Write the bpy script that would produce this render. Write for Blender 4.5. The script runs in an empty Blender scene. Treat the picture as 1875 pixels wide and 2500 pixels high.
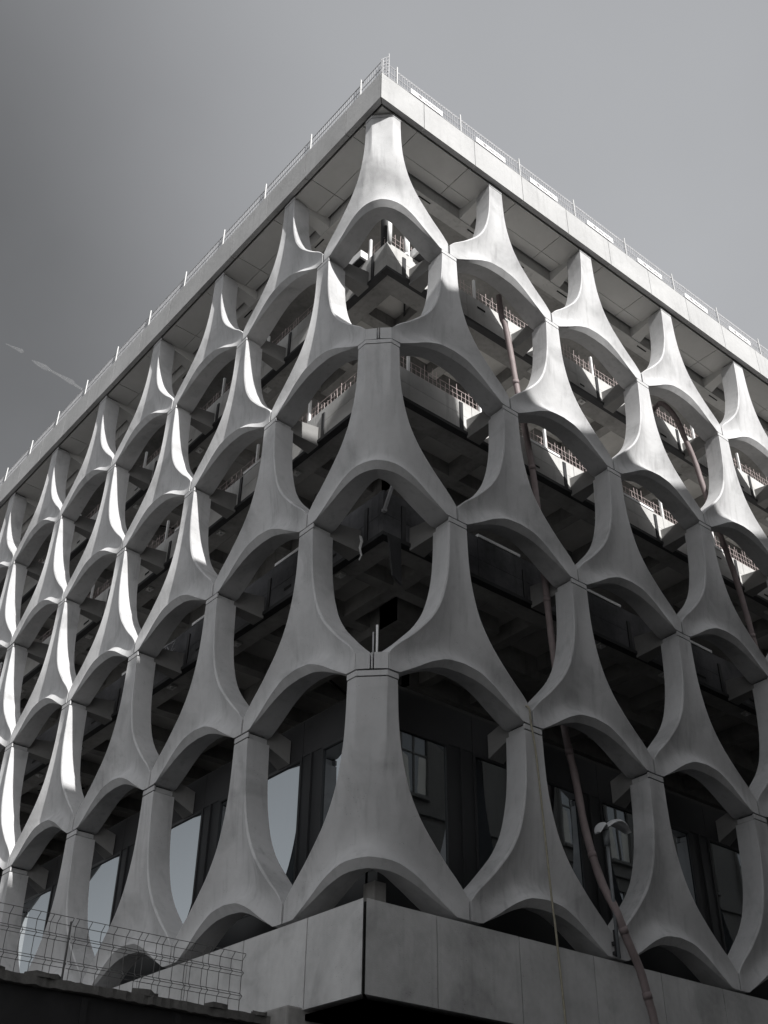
import bpy, bmesh, math, random
import numpy as np
from mathutils import Vector, Matrix

random.seed(7)
scene = bpy.context.scene
col = scene.collection

# ------------------------------------------------------------------ camera
cam_d = bpy.data.cameras.new('camera')
cam = bpy.data.objects.new('camera', cam_d)
col.objects.link(cam)
cam_d.sensor_fit = 'VERTICAL'
cam_d.sensor_height = 24.0
cam_d.sensor_width = 18.0
cam_d.lens = 2751.89 / 2500.0 * 24.0
cam_d.clip_start = 0.05
cam_d.clip_end = 6000
_r = Vector((0.77214686, -0.63534135, 0.01142758))
_u = -Vector((0.37508144, 0.44118228, -0.81527426))
_f = Vector((0.5129358, 0.63379773, 0.57896226))
cam.matrix_world = Matrix(((_r.x, _u.x, -_f.x, -8.97256), (_r.y, _u.y, -_f.y, -11.35911),
                           (_r.z, _u.z, -_f.z, -4.33344), (0, 0, 0, 1)))
scene.camera = cam

# ------------------------------------------------------------------ light
SUN = Vector((-0.130, -1.0, 0.77)).normalized()
elev = math.asin(SUN.z)
world = bpy.data.worlds.new('World')
scene.world = world
world.use_nodes = True
nt = world.node_tree
nt.nodes.clear()
w_out = nt.nodes.new('ShaderNodeOutputWorld')
w_bg = nt.nodes.new('ShaderNodeBackground')
sky = nt.nodes.new('ShaderNodeTexSky')
sky.sky_type = 'NISHITA'
sky.sun_disc = False
sky.sun_elevation = elev
sky.sun_rotation = math.atan2(SUN.x, SUN.y)
sky.air_density = 1.0
sky.dust_density = 1.5
hs = nt.nodes.new('ShaderNodeHueSaturation')
hs.inputs['Saturation'].default_value = 0.10      # a black and white photograph
w_bg.inputs['Strength'].default_value = 0.107
nt.links.new(sky.outputs[0], hs.inputs['Color'])
# sky tone graded by hand for the view: brighter at right, vignette-dull low on left
tc = nt.nodes.new('ShaderNodeTexCoord')
def lobe(d, lo, hi):
    dp = nt.nodes.new('ShaderNodeVectorMath'); dp.operation = 'DOT_PRODUCT'
    dp.inputs[1].default_value = Vector(d).normalized()
    nt.links.new(tc.outputs['Generated'], dp.inputs[0])
    r = nt.nodes.new('ShaderNodeMapRange'); r.interpolation_type = 'SMOOTHSTEP'
    r.inputs['From Min'].default_value = lo; r.inputs['From Max'].default_value = hi
    nt.links.new(dp.outputs['Value'], r.inputs['Value'])
    return r.outputs[0]
def wm(op, a, b):
    n = nt.nodes.new('ShaderNodeMath'); n.operation = op
    for i, v in enumerate((a, b)):
        if isinstance(v, (int, float)): n.inputs[i].default_value = v
        else: nt.links.new(v, n.inputs[i])
    return n.outputs[0]
nz = nt.nodes.new('ShaderNodeTexNoise'); nz.inputs['Scale'].default_value = 2.2; nz.inputs['Detail'].default_value = 3
nt.links.new(tc.outputs['Generated'], nz.inputs['Vector'])
fac = wm('ADD', .97, wm('MULTIPLY', lobe((.45, .40, .80), .90, 1.0), .42))
fac = wm('SUBTRACT', fac, wm('MULTIPLY', lobe((.08, .90, .45), .78, .95), .52))
fac = wm('ADD', fac, wm('MULTIPLY', wm('SUBTRACT', nz.outputs['Fac'], .5), .16))
nz2 = nt.nodes.new('ShaderNodeTexNoise'); nz2.inputs['Scale'].default_value = 7; nz2.inputs['Detail'].default_value = 6
nt.links.new(tc.outputs['Generated'], nz2.inputs['Vector'])
fac = wm('ADD', fac, wm('MULTIPLY', wm('SUBTRACT', nz2.outputs['Fac'], .5), .12))
sc_ = nt.nodes.new('ShaderNodeVectorMath'); sc_.operation = 'SCALE'
nt.links.new(hs.outputs[0], sc_.inputs[0]); nt.links.new(fac, sc_.inputs['Scale'])
nt.links.new(sc_.outputs[0], w_bg.inputs[0])
nt.links.new(w_bg.outputs[0], w_out.inputs[0])

sun_d = bpy.data.lights.new('sun', 'SUN')
sun_d.energy = 5.0
sun_d.angle = math.radians(0.5)
sun_d.color = (1.0, 0.985, 0.96)
sun = bpy.data.objects.new('sun', sun_d)
col.objects.link(sun)
sun.rotation_euler = (-SUN).to_track_quat('-Z', 'Y').to_euler()

scene.view_settings.view_transform = 'Standard'
scene.view_settings.look = 'None'
scene.view_settings.exposure = 0.53
scene.view_settings.gamma = 1.0
scene.view_settings.use_curve_mapping = False
scene.render.engine = 'CYCLES'
scene.cycles.max_bounces = 8
scene.cycles.diffuse_bounces = 3
scene.cycles.glossy_bounces = 4


# ------------------------------------------------------------------ materials
def mat(name, base, rough=0.85, var=0.12, scale=1.2, bump=0.0, bscale=60.0, streak=0.0, pits=0.0,
        rnd=0.0, metallic=0.0, spec=0.3, stain=0.0):
    m = bpy.data.materials.new(name)
    m.use_nodes = True
    t = m.node_tree
    b = t.nodes['Principled BSDF']
    b.inputs['Roughness'].default_value = rough
    b.inputs['Metallic'].default_value = metallic
    b.inputs['Specular IOR Level'].default_value = spec
    geo = t.nodes.new('ShaderNodeNewGeometry')

    def noise(sc, det=4.0, vec=None, dist=0.0):
        n = t.nodes.new('ShaderNodeTexNoise')
        n.inputs['Scale'].default_value = sc
        n.inputs['Detail'].default_value = det
        n.inputs['Distortion'].default_value = dist
        t.links.new(vec or geo.outputs['Position'], n.inputs['Vector'])
        return n.outputs['Fac']

    def mth(op, a, bb):
        n = t.nodes.new('ShaderNodeMath')
        n.operation = op
        for i, v in enumerate((a, bb)):
            if isinstance(v, (int, float)):
                n.inputs[i].default_value = v
            else:
                t.links.new(v, n.inputs[i])
        return n.outputs[0]
    # brightness factor built around 1
    n1 = noise(scale, 5.0, dist=0.4)
    n2 = noise(scale * 7.3, 4.0)
    fac = mth('ADD', mth('MULTIPLY', mth('SUBTRACT', n1, 0.5), 2 * var * 1.6),
              mth('MULTIPLY', mth('SUBTRACT', n2, 0.5), var * 1.2))
    fac = mth('ADD', fac, 1.0)
    if streak:
        mp = t.nodes.new('ShaderNodeMapping')
        mp.inputs['Scale'].default_value = (9.0, 9.0, 0.7)
        t.links.new(geo.outputs['Position'], mp.inputs['Vector'])
        n3 = noise(1.0, 4.0, mp.outputs[0])
        n3 = mth('MULTIPLY', mth('MAXIMUM', mth('SUBTRACT', n3, 0.54), 0.0), streak * 5)
        gate = noise(0.55, 2.0)
        n3 = mth('MULTIPLY', n3, mth('MULTIPLY', gate, 1.4))
        fac = mth('SUBTRACT', fac, n3)
    if pits:
        v = t.nodes.new('ShaderNodeTexVoronoi')
        v.inputs['Scale'].default_value = 26.0
        t.links.new(geo.outputs['Position'], v.inputs['Vector'])
        p = mth('LESS_THAN', v.outputs['Distance'], 0.13)
        p = mth('MULTIPLY', p, mth('GREATER_THAN', noise(3.1, 2.0), 0.56))
        fac = mth('SUBTRACT', fac, mth('MULTIPLY', p, pits))
    if stain:
        st = noise(0.75, 6.0, dist=0.9)
        st = mth('MULTIPLY', mth('MINIMUM', mth('MAXIMUM', mth('SUBTRACT', st, 0.53), 0.0), 0.10), stain * 10)
        st = mth('MULTIPLY', st, mth('ADD', 0.55, mth('MULTIPLY', noise(11.0, 4.0), 0.9)))
        fac = mth('SUBTRACT', fac, st)
    if rnd:
        oi = t.nodes.new('ShaderNodeObjectInfo')
        fac = mth('ADD', fac, mth('MULTIPLY', mth('SUBTRACT', oi.outputs['Random'], 0.5), rnd))
    mx = t.nodes.new('ShaderNodeVectorMath')
    mx.operation = 'SCALE'
    mx.inputs[0].default_value = base
    t.links.new(fac, mx.inputs['Scale'])
    t.links.new(mx.outputs[0], b.inputs['Base Color'])
    if bump:
        bp = t.nodes.new('ShaderNodeBump')
        bp.inputs['Strength'].default_value = bump * .6
        bp.inputs['Distance'].default_value = 0.01
        t.links.new(mth('ADD', noise(bscale, 3.0), mth('MULTIPLY', noise(bscale * .12, 3.0), 1.2)), bp.inputs['Height'])
        t.links.new(bp.outputs[0], b.inputs['Normal'])
    return m


M = {}
M['precast'] = mat('precast_concrete', (0.47, 0.47, 0.475), 0.9, 0.13, 1.1, 0.45, 90, 0.22, 0.40, 0.10, stain=0.17)
M['plinth'] = mat('plinth_concrete', (0.47, 0.47, 0.47), 0.9, 0.19, 1.3, 0.45, 80, 0.12, 0.40, 0.10, stain=0.18)
M['panel'] = mat('precast_panel', (0.405, 0.405, 0.405), 0.9, 0.13, 1.0, 0.45, 80, 0.16, 0.3, 0.08)
M['soffit'] = mat('soffit_concrete', (0.60, 0.595, 0.58), 0.9, 0.10, 0.7, 0.2, 60, 0, 0, 0.06)
M['raw'] = mat('raw_concrete', (0.27, 0.265, 0.257), 0.95, 0.35, 1.3, 0.6, 30, 0.25, 0.2, 0.10)
M['spandrel'] = mat('spandrel_concrete', (0.48, 0.475, 0.465), 0.9, 0.18, 1.1, 0.3, 50, 0.3, 0.15, 0.12)
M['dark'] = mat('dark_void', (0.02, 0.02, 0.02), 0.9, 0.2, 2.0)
M['black_steel'] = mat('black_steel', (0.03, 0.03, 0.032), 0.6, 0.25, 3.0)
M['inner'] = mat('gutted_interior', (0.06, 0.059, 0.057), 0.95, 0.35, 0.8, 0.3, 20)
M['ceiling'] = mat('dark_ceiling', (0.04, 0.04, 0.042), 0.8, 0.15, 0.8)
M['frame'] = mat('window_frame', (0.03, 0.031, 0.033), 0.45, 0.1, 2.0)
M['galv'] = mat('galvanised_wire', (0.37, 0.37, 0.38), 0.55, 0.2, 5.0)
M['wire_dark'] = mat('dark_wire', (0.10, 0.10, 0.10), 0.6, 0.2, 5.0)
M['white_post'] = mat('white_post', (0.52, 0.52, 0.52), 0.5, 0.05, 5.0)
M['rebar'] = mat('pink_rebar', (0.50, 0.42, 0.41), 0.7, 0.2, 6.0)
M['hose'] = mat('pink_hose', (0.22, 0.18, 0.18), 0.6, 0.15, 6.0)
M['rope'] = mat('rope', (0.30, 0.28, 0.22), 0.9, 0.2, 20.0)
M['banner'] = mat('white_banner', (0.82, 0.82, 0.82), 0.6, 0.02, 3.0)
M['print'] = mat('grey_print', (0.22, 0.21, 0.22), 0.7, 0.05, 3.0)
M['lamp'] = mat('lamp_shell', (0.50, 0.51, 0.52), 0.4, 0.08, 5.0)
M['lamp_pole'] = mat('lamp_pole', (0.16, 0.17, 0.18), 0.5, 0.15, 5.0, metallic=0.2)
M['ground'] = mat('asphalt', (0.055, 0.055, 0.057), 0.9, 0.2, 0.7, 0.4, 60)
M['paving'] = mat('paving_stone', (0.12, 0.118, 0.115), 0.9, 0.2, 1.0, 0.3, 40, 0, 0, 0.15)
M['paving_bounce'] = mat('bounce_paving', (0.08, 0.079, 0.077), 0.9, 0.15, 0.8, 0.3, 40)
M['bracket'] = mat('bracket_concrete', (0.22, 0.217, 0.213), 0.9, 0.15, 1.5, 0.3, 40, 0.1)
M['screed'] = mat('floor_screed', (0.50, 0.49, 0.475), 0.9, 0.2, 1.0)
M['spandrel_dark'] = mat('dark_spandrel_concrete', (0.085, 0.085, 0.09), 0.85, 0.5, 1.6, 0.3, 40, 0.3)
M['kerb'] = mat('kerb_stone', (0.28, 0.28, 0.27), 0.9, 0.15, 1.0)
M['stone'] = mat('facade_stone', (0.15, 0.144, 0.135), 0.9, 0.15, 0.6, 0.3, 30, 0.2)
M['slate'] = mat('roof_slate', (0.07, 0.072, 0.078), 0.7, 0.2, 3.0)
M['curtain'] = mat('pale_curtain', (0.62, 0.60, 0.55), 0.9, 0.1, 3.0)
M['hoarding'] = mat('black_hoarding', (0.018, 0.018, 0.019), 0.9, 0.3, 1.5)
M['felt'] = mat('torn_roof_felt', (0.085, 0.083, 0.08), 0.95, 0.4, 6.0, 0.8, 30)
M['white_box'] = mat('white_metal', (0.72, 0.72, 0.72), 0.4, 0.06, 4.0)
M['cloudy'] = None


def glass_mat(name, tint, gloss, lo, hi):
    m = bpy.data.materials.new(name)
    m.use_nodes = True
    t = m.node_tree
    t.nodes.clear()
    o = t.nodes.new('ShaderNodeOutputMaterial')
    mixn = t.nodes.new('ShaderNodeMixShader')
    g = t.nodes.new('ShaderNodeBsdfGlossy')
    g.inputs['Color'].default_value = gloss
    g.inputs['Roughness'].default_value = 0.015
    d = t.nodes.new('ShaderNodeBsdfDiffuse')
    d.inputs['Color'].default_value = tint
    lw = t.nodes.new('ShaderNodeLayerWeight')
    lw.inputs['Blend'].default_value = 0.35
    mr = t.nodes.new('ShaderNodeMapRange')
    mr.inputs['To Min'].default_value = lo
    mr.inputs['To Max'].default_value = hi
    n = t.nodes.new('ShaderNodeTexNoise')
    n.inputs['Scale'].default_value = 0.6
    bp = t.nodes.new('ShaderNodeBump')
    bp.inputs['Strength'].default_value = 0.03
    bp.inputs['Distance'].default_value = 0.05
    geo = t.nodes.new('ShaderNodeNewGeometry')
    t.links.new(geo.outputs['Position'], n.inputs['Vector'])
    t.links.new(n.outputs['Fac'], bp.inputs['Height'])
    t.links.new(bp.outputs[0], g.inputs['Normal'])
    t.links.new(lw.outputs['Facing'], mr.inputs['Value'])
    t.links.new(mr.outputs[0], mixn.inputs[0])
    t.links.new(d.outputs[0], mixn.inputs[1])
    t.links.new(g.outputs[0], mixn.inputs[2])
    t.links.new(mixn.outputs[0], o.inputs[0])
    return m


M['glass'] = glass_mat('coated_glass', (0.012, 0.013, 0.014, 1), (0.80, 0.86, 0.90, 1), 0.30, 0.75)
M['old_glass'] = glass_mat('old_window_glass', (0.03, 0.03, 0.03, 1), (0.85, 0.87, 0.88, 1), 0.08, 0.6)


# ------------------------------------------------------------------ helpers
def link(name, mesh, parent=None, loc=(0, 0, 0)):
    o = bpy.data.objects.new(name, mesh)
    col.objects.link(o)
    o.location = loc
    if parent is not None:
        o.parent = parent
    return o


def empty(name, label, cat, loc=(0, 0, 0), group=None):
    o = bpy.data.objects.new(name, None)
    col.objects.link(o)
    o.location = loc
    o['label'] = label
    o['category'] = cat
    if group:
        o['group'] = group
    return o


def tag(o, label, cat, group=None):
    o['label'] = label
    o['category'] = cat
    if group:
        o['group'] = group
    return o


class MB:
    """collects simple shapes and turns them into one mesh"""
    def __init__(s):
        s.v, s.f, s.smooth = [], [], []

    def add(s, vs, fs, sm=False):
        n = len(s.v)
        s.v += [tuple(p) for p in vs]
        s.f += [tuple(i + n for i in f) for f in fs]
        s.smooth += [sm] * len(fs)
        return s

    def hexa(s, p):
        # p: 8 points, bottom ring 0-3 (ccw from above), top ring 4-7
        return s.add(p, [(3, 2, 1, 0), (4, 5, 6, 7), (0, 1, 5, 4), (1, 2, 6, 5), (2, 3, 7, 6), (3, 0, 4, 7)])

    def box(s, a, b):
        x0, x1 = sorted((a[0], b[0])); y0, y1 = sorted((a[1], b[1])); z0, z1 = sorted((a[2], b[2]))
        return s.hexa([(x0, y0, z0), (x1, y0, z0), (x1, y1, z0), (x0, y1, z0),
                       (x0, y0, z1), (x1, y0, z1), (x1, y1, z1), (x0, y1, z1)])

    def bar(s, a, b, r, n=4, cap=True, sm=None):
        a, b = Vector(a), Vector(b)
        d = (b - a)
        if d.length < 1e-6:
            return s
        d.normalize()
        up = Vector((0, 0, 1)) if abs(d.z) < 0.9 else Vector((1, 0, 0))
        x = d.cross(up).normalized(); y = d.cross(x)
        vs = []
        for c in (a, b):
            for i in range(n):
                t = 2 * math.pi * (i + 0.5) / n
                vs.append(c + (x * math.cos(t) + y * math.sin(t)) * r)
        fs = [(i, (i + 1) % n, n + (i + 1) % n, n + i) for i in range(n)]
        if cap:
            fs += [tuple(range(n - 1, -1, -1)), tuple(range(n, 2 * n))]
        return s.add(vs, fs, n > 5 if sm is None else sm)

    def tube(s, pts, r, n=10):
        pts = [Vector(p) for p in pts]
        vs, fs = [], []
        for k, p in enumerate(pts):
            d = (pts[min(k + 1, len(pts) - 1)] - pts[max(k - 1, 0)]).normalized()
            up = Vector((0, 1, 0)) if abs(d.y) < 0.9 else Vector((1, 0, 0))
            x = d.cross(up).normalized(); y = d.cross(x)
            rr = r[k] if isinstance(r, (list, tuple)) else r
            for i in range(n):
                t = 2 * math.pi * i / n
                vs.append(p + (x * math.cos(t) + y * math.sin(t)) * rr)
        for k in range(len(pts) - 1):
            for i in range(n):
                fs.append((k * n + i, k * n + (i + 1) % n, (k + 1) * n + (i + 1) % n, (k + 1) * n + i))
        fs += [tuple(range(n - 1, -1, -1)), tuple(range((len(pts) - 1) * n, len(pts) * n))]
        return s.add(vs, fs, True)

    def mesh(s, name, m):
        me = bpy.data.meshes.new(name)
        me.from_pydata(s.v, [], s.f)
        me.materials.append(m)
        me.polygons.foreach_set('use_smooth', s.smooth)
        me.update()
        return me

    def build(s, name, m, parent=None, loc=(0, 0, 0)):
        return link(name, s.mesh(name, m), parent, loc)


def bevel_box(a, b, r, m, name, parent=None, loc=(0, 0, 0)):
    bm = bmesh.new()
    mb = MB().box(a, b)
    vs = [bm.verts.new(p) for p in mb.v]
    for f in mb.f:
        bm.faces.new([vs[i] for i in f])
    bmesh.ops.bevel(bm, geom=bm.edges[:], offset=r, segments=2, affect='EDGES', profile=0.5)
    me = bpy.data.meshes.new(name)
    bm.to_mesh(me); bm.free()
    me.materials.append(m)
    return link(name, me, parent, loc)


def spline(pts, n=8):
    pts = [Vector(p) for p in pts]
    out = []
    for i in range(len(pts) - 1):
        p0, p1, p2, p3 = pts[max(i - 1, 0)], pts[i], pts[i + 1], pts[min(i + 2, len(pts) - 1)]
        for k in range(n):
            t = k / n
            out.append(0.5 * ((2 * p1) + (-p0 + p2) * t + (2 * p0 - 5 * p1 + 4 * p2 - p3) * t * t
                              + (-p0 + 3 * p1 - 3 * p2 + p3) * t ** 3))
    out.append(pts[-1])
    return out


def side_pt(side, s, d, z):
    """s along a facade from the corner, d inward from its outer plane"""
    return (s, d, z) if side == 'R' else (d, s, z)


def sbox(mb, side, s0, s1, d0, d1, z0, z1):
    return mb.box(side_pt(side, s0, d0, z0), side_pt(side, s1, d1, z1))


# ------------------------------------------------------------------ lattice numbers (metres)
BAY = 3.0
OFF = 0.33                      # corner chamfer
JZ = {'E': 0.0, 'D': 3.313, 'C': 6.624, 'B': 9.929, 'A': 13.225}
TOP = 16.53
EH = 3.18                       # height of one unit
DEP = 0.44
NBAY = {'R': 7, 'L': 9}


def pchip(xs, ys):
    xs, ys = np.array(xs, float), np.array(ys, float)
    h = np.diff(xs); dl = np.diff(ys) / h
    m = np.zeros(len(xs))
    for i in range(1, len(xs) - 1):
        if dl[i - 1] * dl[i] > 0:
            w1, w2 = 2 * h[i] + h[i - 1], h[i] + 2 * h[i - 1]
            m[i] = (w1 + w2) / (w1 / dl[i - 1] + w2 / dl[i])
    m[0], m[-1] = dl[0], dl[-1]

    def f(x):
        x = min(max(x, xs[0]), xs[-1])
        i = min(int(np.searchsorted(xs, x, side='right')) - 1, len(h) - 1)
        i = max(i, 0)
        t = (x - xs[i]) / h[i]
        return float((2 * t**3 - 3 * t**2 + 1) * ys[i] + (t**3 - 2 * t**2 + t) * h[i] * m[i]
                     + (-2 * t**3 + 3 * t**2) * ys[i + 1] + (t**3 - t**2) * h[i] * m[i + 1])
    return f


HWT = pchip([.27, .46, .65, .93, 1.2, 1.6, 2.1, 2.4, 2.75, 3.18],
            [1.477, 1.33, 1.13, .865, .64, .425, .285, .24, .213, .195])
ARCH = pchip([0, .3, .61, .98, 1.2, 1.31, 1.5], [.56, .53, .41, .185, .055, 0, 0])
TAPER = pchip([0, .8, 1.5, 3.18], [0, 0, .02, .02])
BOWL = pchip([0, .3, .9, 1.3, 1.9, 2.5, 2.9, 3.1, 3.18], [.10, .17, .19, .155, .085, .052, .03, .006, 0])
SHW = pchip([0, .27, .5, .85, 1.3, 1.9, 2.6, 3.0, 3.18], [.0, .004, .030, .045, .042, .032, .018, .006, .003])


def hw(z):
    return 1.477 if z < .27 else HWT(z)


def arch(q, h):
    """height of the arched underside at q along the front"""
    return ARCH(abs(q) * 1.488 / (1.488 + h))


def front_depth(q, z, h):
    """depth of the shallow bowl in the front, behind the plane of its rim"""
    x = abs(q)
    inner = max(h + hw(z) - SHW(min(z, EH)), 1e-3)
    e = max(0.0, z - arch(q, h))
    f = max(1 - (x / inner) ** 1.75, 0.0)
    g = 1 - max(0.0, 1 - e / 0.34) ** 1.7
    lip = .05 * arch(q, h) / .56 * math.exp(-(e / .13) ** 2)
    return BOWL(min(z, EH)) * f * g - lip


def corner_path(q, rr):
    h = OFF * math.sqrt(2) / 2

    def p0(t):
        if t > h:
            return OFF + (t - h), 0.0
        if t < -h:
            return 0.0, OFF + (-t - h)
        return OFF / 2 + t / math.sqrt(2), OFF / 2 - t / math.sqrt(2)
    n = 11
    P = [p0(q + rr * (2 * k / (n - 1) - 1)) for k in range(n)]
    x = sum(p[0] for p in P) / n; y = sum(p[1] for p in P) / n
    A, B = P[0], P[-1]
    tx, ty = B[0] - A[0], B[1] - A[1]
    L = math.hypot(tx, ty) or 1
    return x, y, -ty / L, tx / L


def unit_mesh(kind, side='R'):
    """kind: mid, corner, beside (the unit next to the corner whose foot folds on to the chamfer)"""
    h = OFF * math.sqrt(2) / 2 if kind == 'corner' else 0.0
    Zr = [0, .09, .18, .27] + [.27 + (EH - .27) * (k / 27) ** 1.12 for k in range(1, 28)]
    if kind == 'corner':
        us = [(-1, -k / 13) for k in range(13, 0, -1)] + [(c / 4, 0) for c in range(-4, 5)] + [(1, k / 13) for k in range(1, 14)]
    else:
        us = [(0, k / 14) for k in range(-14, 15)]

    def front(q, d, z):
        if kind != 'corner':
            return (q, d, z)
        t = min(max((z / EH - .30) / .5, 0), 1)
        rr = .50 * (1 - t * t * (3 - 2 * t)) + .012
        rr = min(rr, .12 + .9 * max(0, h + hw(z) - .05 - abs(q)) + .0)
        x, y, nx, ny = corner_path(q, max(rr, .012))
        return (x + nx * d, y + ny * d, z)

    def back(q, z, d=DEP):
        if kind != 'corner':
            return (q, d, z)
        w = min(max((1.5 - z) / .6, 0), 1)
        if w > 0:
            x, y, nx, ny = corner_path(q, .52)
            r = Vector((x + nx * d, y + ny * d, z))
            return tuple(Vector(back0(q, z, d)).lerp(r, w))
        return back0(q, z, d)

    def back0(q, z, d=DEP):
        k = d / DEP
        if abs(q) <= h + 1e-6:
            c = .165 + (.49 - .165) * k
            e = q / math.sqrt(2) * (1 - k)
            return (c + e, c - e, z)
        s = abs(q) - h
        x = OFF + s + max(0, .16 - s) * k
        return (x, d, z) if q > 0 else (d, x, z)

    mb = MB()
    nc, nr = len(us), len(Zr)

    def grid(P, rows, cols, flip=False):
        fs = []
        for j in range(rows - 1):
            for i in range(cols - 1):
                f = (j * cols + i, j * cols + i + 1, (j + 1) * cols + i + 1, (j + 1) * cols + i)
                fs.append(f[::-1] if flip else f)
        mb.add(P, fs, True)
    F, Bk = [], []
    for Z in Zr:
        w = hw(Z)
        wi = w - SHW(Z)
        for c, u in us:
            a = (1 - Z / EH)
            lift = a * arch(c * h + u * 1.488, h)
            q = c * h + u * wi
            z = Z + lift
            F.append(front(q, front_depth(q, z, h), z))
            sb = u * max(w - TAPER(Z), .1)
            Bk.append(back(c * h + sb, z - lift * .03))
    grid(F, nr, nc)
    grid(Bk, nr, nc, True)
    # narrow bevel, reveals and joint faces
    for e in (0, nc - 1):
        sg = -1 if e == 0 else 1
        P, V = [], []
        for j in range(nr):
            Z = Zr[j]
            ws = SHW(Z)
            r = Vector(F[j * nc + e])
            m = Vector(front(sg * (h + hw(Z) - ws * .45), .14 * ws, Z))
            a = Vector(front(sg * (h + hw(Z)), .5 * ws, Z))
            b = Vector(Bk[j * nc + e])
            V += [r, m, a]
            P += [a, a.lerp(b, .35), a.lerp(b, .7), b]
        grid(V, nr, 3, e == 0)
        lo, hi = P[:16], P[12:]
        grid(lo, 4, 4, e == 0)
        grid(hi, nr - 3, 4, e == 0)
    # underside: front band, then the soffit
    band, sof = [], []
    for i, (c, u) in enumerate(us):
        q = c * h + u * 1.488
        az = arch(q, h); k = az / .56
        p0 = F[i]
        p2 = front(q, .015 + .032 * k, az - .122 * k)
        band.append((p0, tuple(Vector(p0).lerp(Vector(p2), .5)), p2))
        sof.append((p2, tuple(Vector(p2).lerp(Vector(Bk[i]), .5)), Bk[i]))
    for src in (band, sof):
        P = [r[k] for k in range(3) for r in src]
        grid(P, 3, nc, True)
    # top
    P = [F[(nr - 1) * nc + i] for i in range(nc)] + [Bk[(nr - 1) * nc + i] for i in range(nc)]
    grid(P, 2, nc)
    if kind == 'beside':
        # the foot folds round the chamfered corner
        o = -(OFF + 1.5)
        g = .022
        tri = [(o + OFF + .012, 0.004), (o + OFF / 2 + g, OFF / 2 - g + .002), (o + OFF - .03, OFF - .06), (o + OFF + .012, OFF - .02)]
        mb.hexa([(x, y, 0.002) for x, y in tri] + [(x, y, .268) for x, y in tri])
    me_v, me_f = mb.v, mb.f
    if side == 'L':
        mb.v = [(y, x, z) for x, y, z in me_v]
        mb.f = [f[::-1] for f in me_f]
    return mb.mesh('facade_unit', M['precast'])


UM = {('mid', 'R'): unit_mesh('mid'), ('mid', 'L'): unit_mesh('mid', 'L'),
      ('beside', 'R'): unit_mesh('beside'), ('beside', 'L'): unit_mesh('beside', 'L'),
      ('corner', 'C'): unit_mesh('corner')}


def cap_mesh(side):
    mb = MB()
    pts = [(-.197, 0.0), (.197, 0.0), (.197, .025), (.15, .06), (.14, DEP - .03), (-.14, DEP - .03), (-.15, .06), (-.197, .025)]
    if side == 'C':
        pts = [(0, .54), (0, .33), (.33, 0), (.54, 0), (.54, .025), (.48, .06), (.46, .46), (.06, .48), (.025, .54)]
    elif side == 'L':
        pts = [(y, x) for x, y in pts][::-1]
    n = len(pts)
    z0, z1 = EH + .022, EH + .106
    vs = [(x, y, z0) for x, y in pts] + [(x, y, z1) for x, y in pts]
    fs = [tuple(range(n - 1, -1, -1)), tuple(range(n, 2 * n))] + [(i, (i + 1) % n, n + (i + 1) % n, n + i) for i in range(n)]
    mb.add(vs, fs)
    me = mb.mesh('capital_plate', M['precast'])
    # dark packing that fills the two open joints
    c = Vector((sum(p[0] for p in pts) / n, sum(p[1] for p in pts) / n))
    q = [c + (Vector(p) - c) * .86 for p in pts]
    k = MB()
    for a, b in ((EH - .01, z0), (z1, EH + .14)):
        k.add([(x, y, a) for x, y in q] + [(x, y, b) for x, y in q], fs)
    return me, k.mesh('joint_packing', M['dark'])


CAPS = {s: cap_mesh(s) for s in 'RLC'}
SEAL = {}
for _s in 'RL':
    _m = MB(); sbox(_m, _s, 1.484, 1.516, .035, .48, .005, .245)
    SEAL[_s] = _m.mesh('joint_seal', M['dark'])

# ------------------------------------------------------------------ ground and street (setting)
GZ = -5.95


def struct(name, mb, m):
    o = mb.build(name, m)
    o['kind'] = 'structure'
    return o


struct('ground', MB().add([(-1500, -1500, GZ - .13), (1500, -1500, GZ - .13), (1500, 1500, GZ - .13), (-1500, 1500, GZ - .13)], [(0, 1, 2, 3)]), M['ground'])
pv = MB()
pv.box((-2.6, -2.6, GZ - .2), (60, 0, GZ)); pv.box((-2.6, 0, GZ - .2), (0, 60, GZ))
pavement = struct('pavement', pv, M['paving'])
for k in range(22):
    MB().box((-2.75, -2.75 + k * 1.0, GZ - .2), (-2.605, -1.757 + k * 1.0, GZ + .005)).build('kerb_stone', M['kerb'], pavement)
plz = MB().box((-70, -12.6, GZ - .3), (-9.5, 70, GZ - .1)); struct('bounce_plaza', plz, M['paving_bounce'])  # unseen paving added to bounce sunlight up to the soffits
pv2 = MB().box((-9, -15.0, GZ - .2), (60, -12.6, GZ))
struct('opposite_pavement', pv2, M['paving'])

# ------------------------------------------------------------------ the building
B = empty('office_building', 'white precast concrete office building with a honeycomb of flared columns, being gutted', 'building', (0, 0, GZ))
B_INV = Vector((0, 0, -GZ))


def bpart(name, mesh, loc=(0, 0, 0), parent=None):
    """a part of the building; loc in world metres"""
    if parent is None:
        return link(name, mesh, B, Vector(loc) + B_INV)
    return link(name, mesh, parent, Vector(loc))


def bbuild(name, mb, m, parent=None):
    if parent is None:
        return link(name, mb.mesh(name, m), B, B_INV)
    return link(name, mb.mesh(name, m), parent)


def centres(side, row):
    n = NBAY[side]
    if row in 'ACE':
        return [OFF + 1.5 + 1.5 + BAY * k for k in range(n)]
    return [OFF + 1.5 + BAY * k for k in range(n + 1)]


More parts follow.
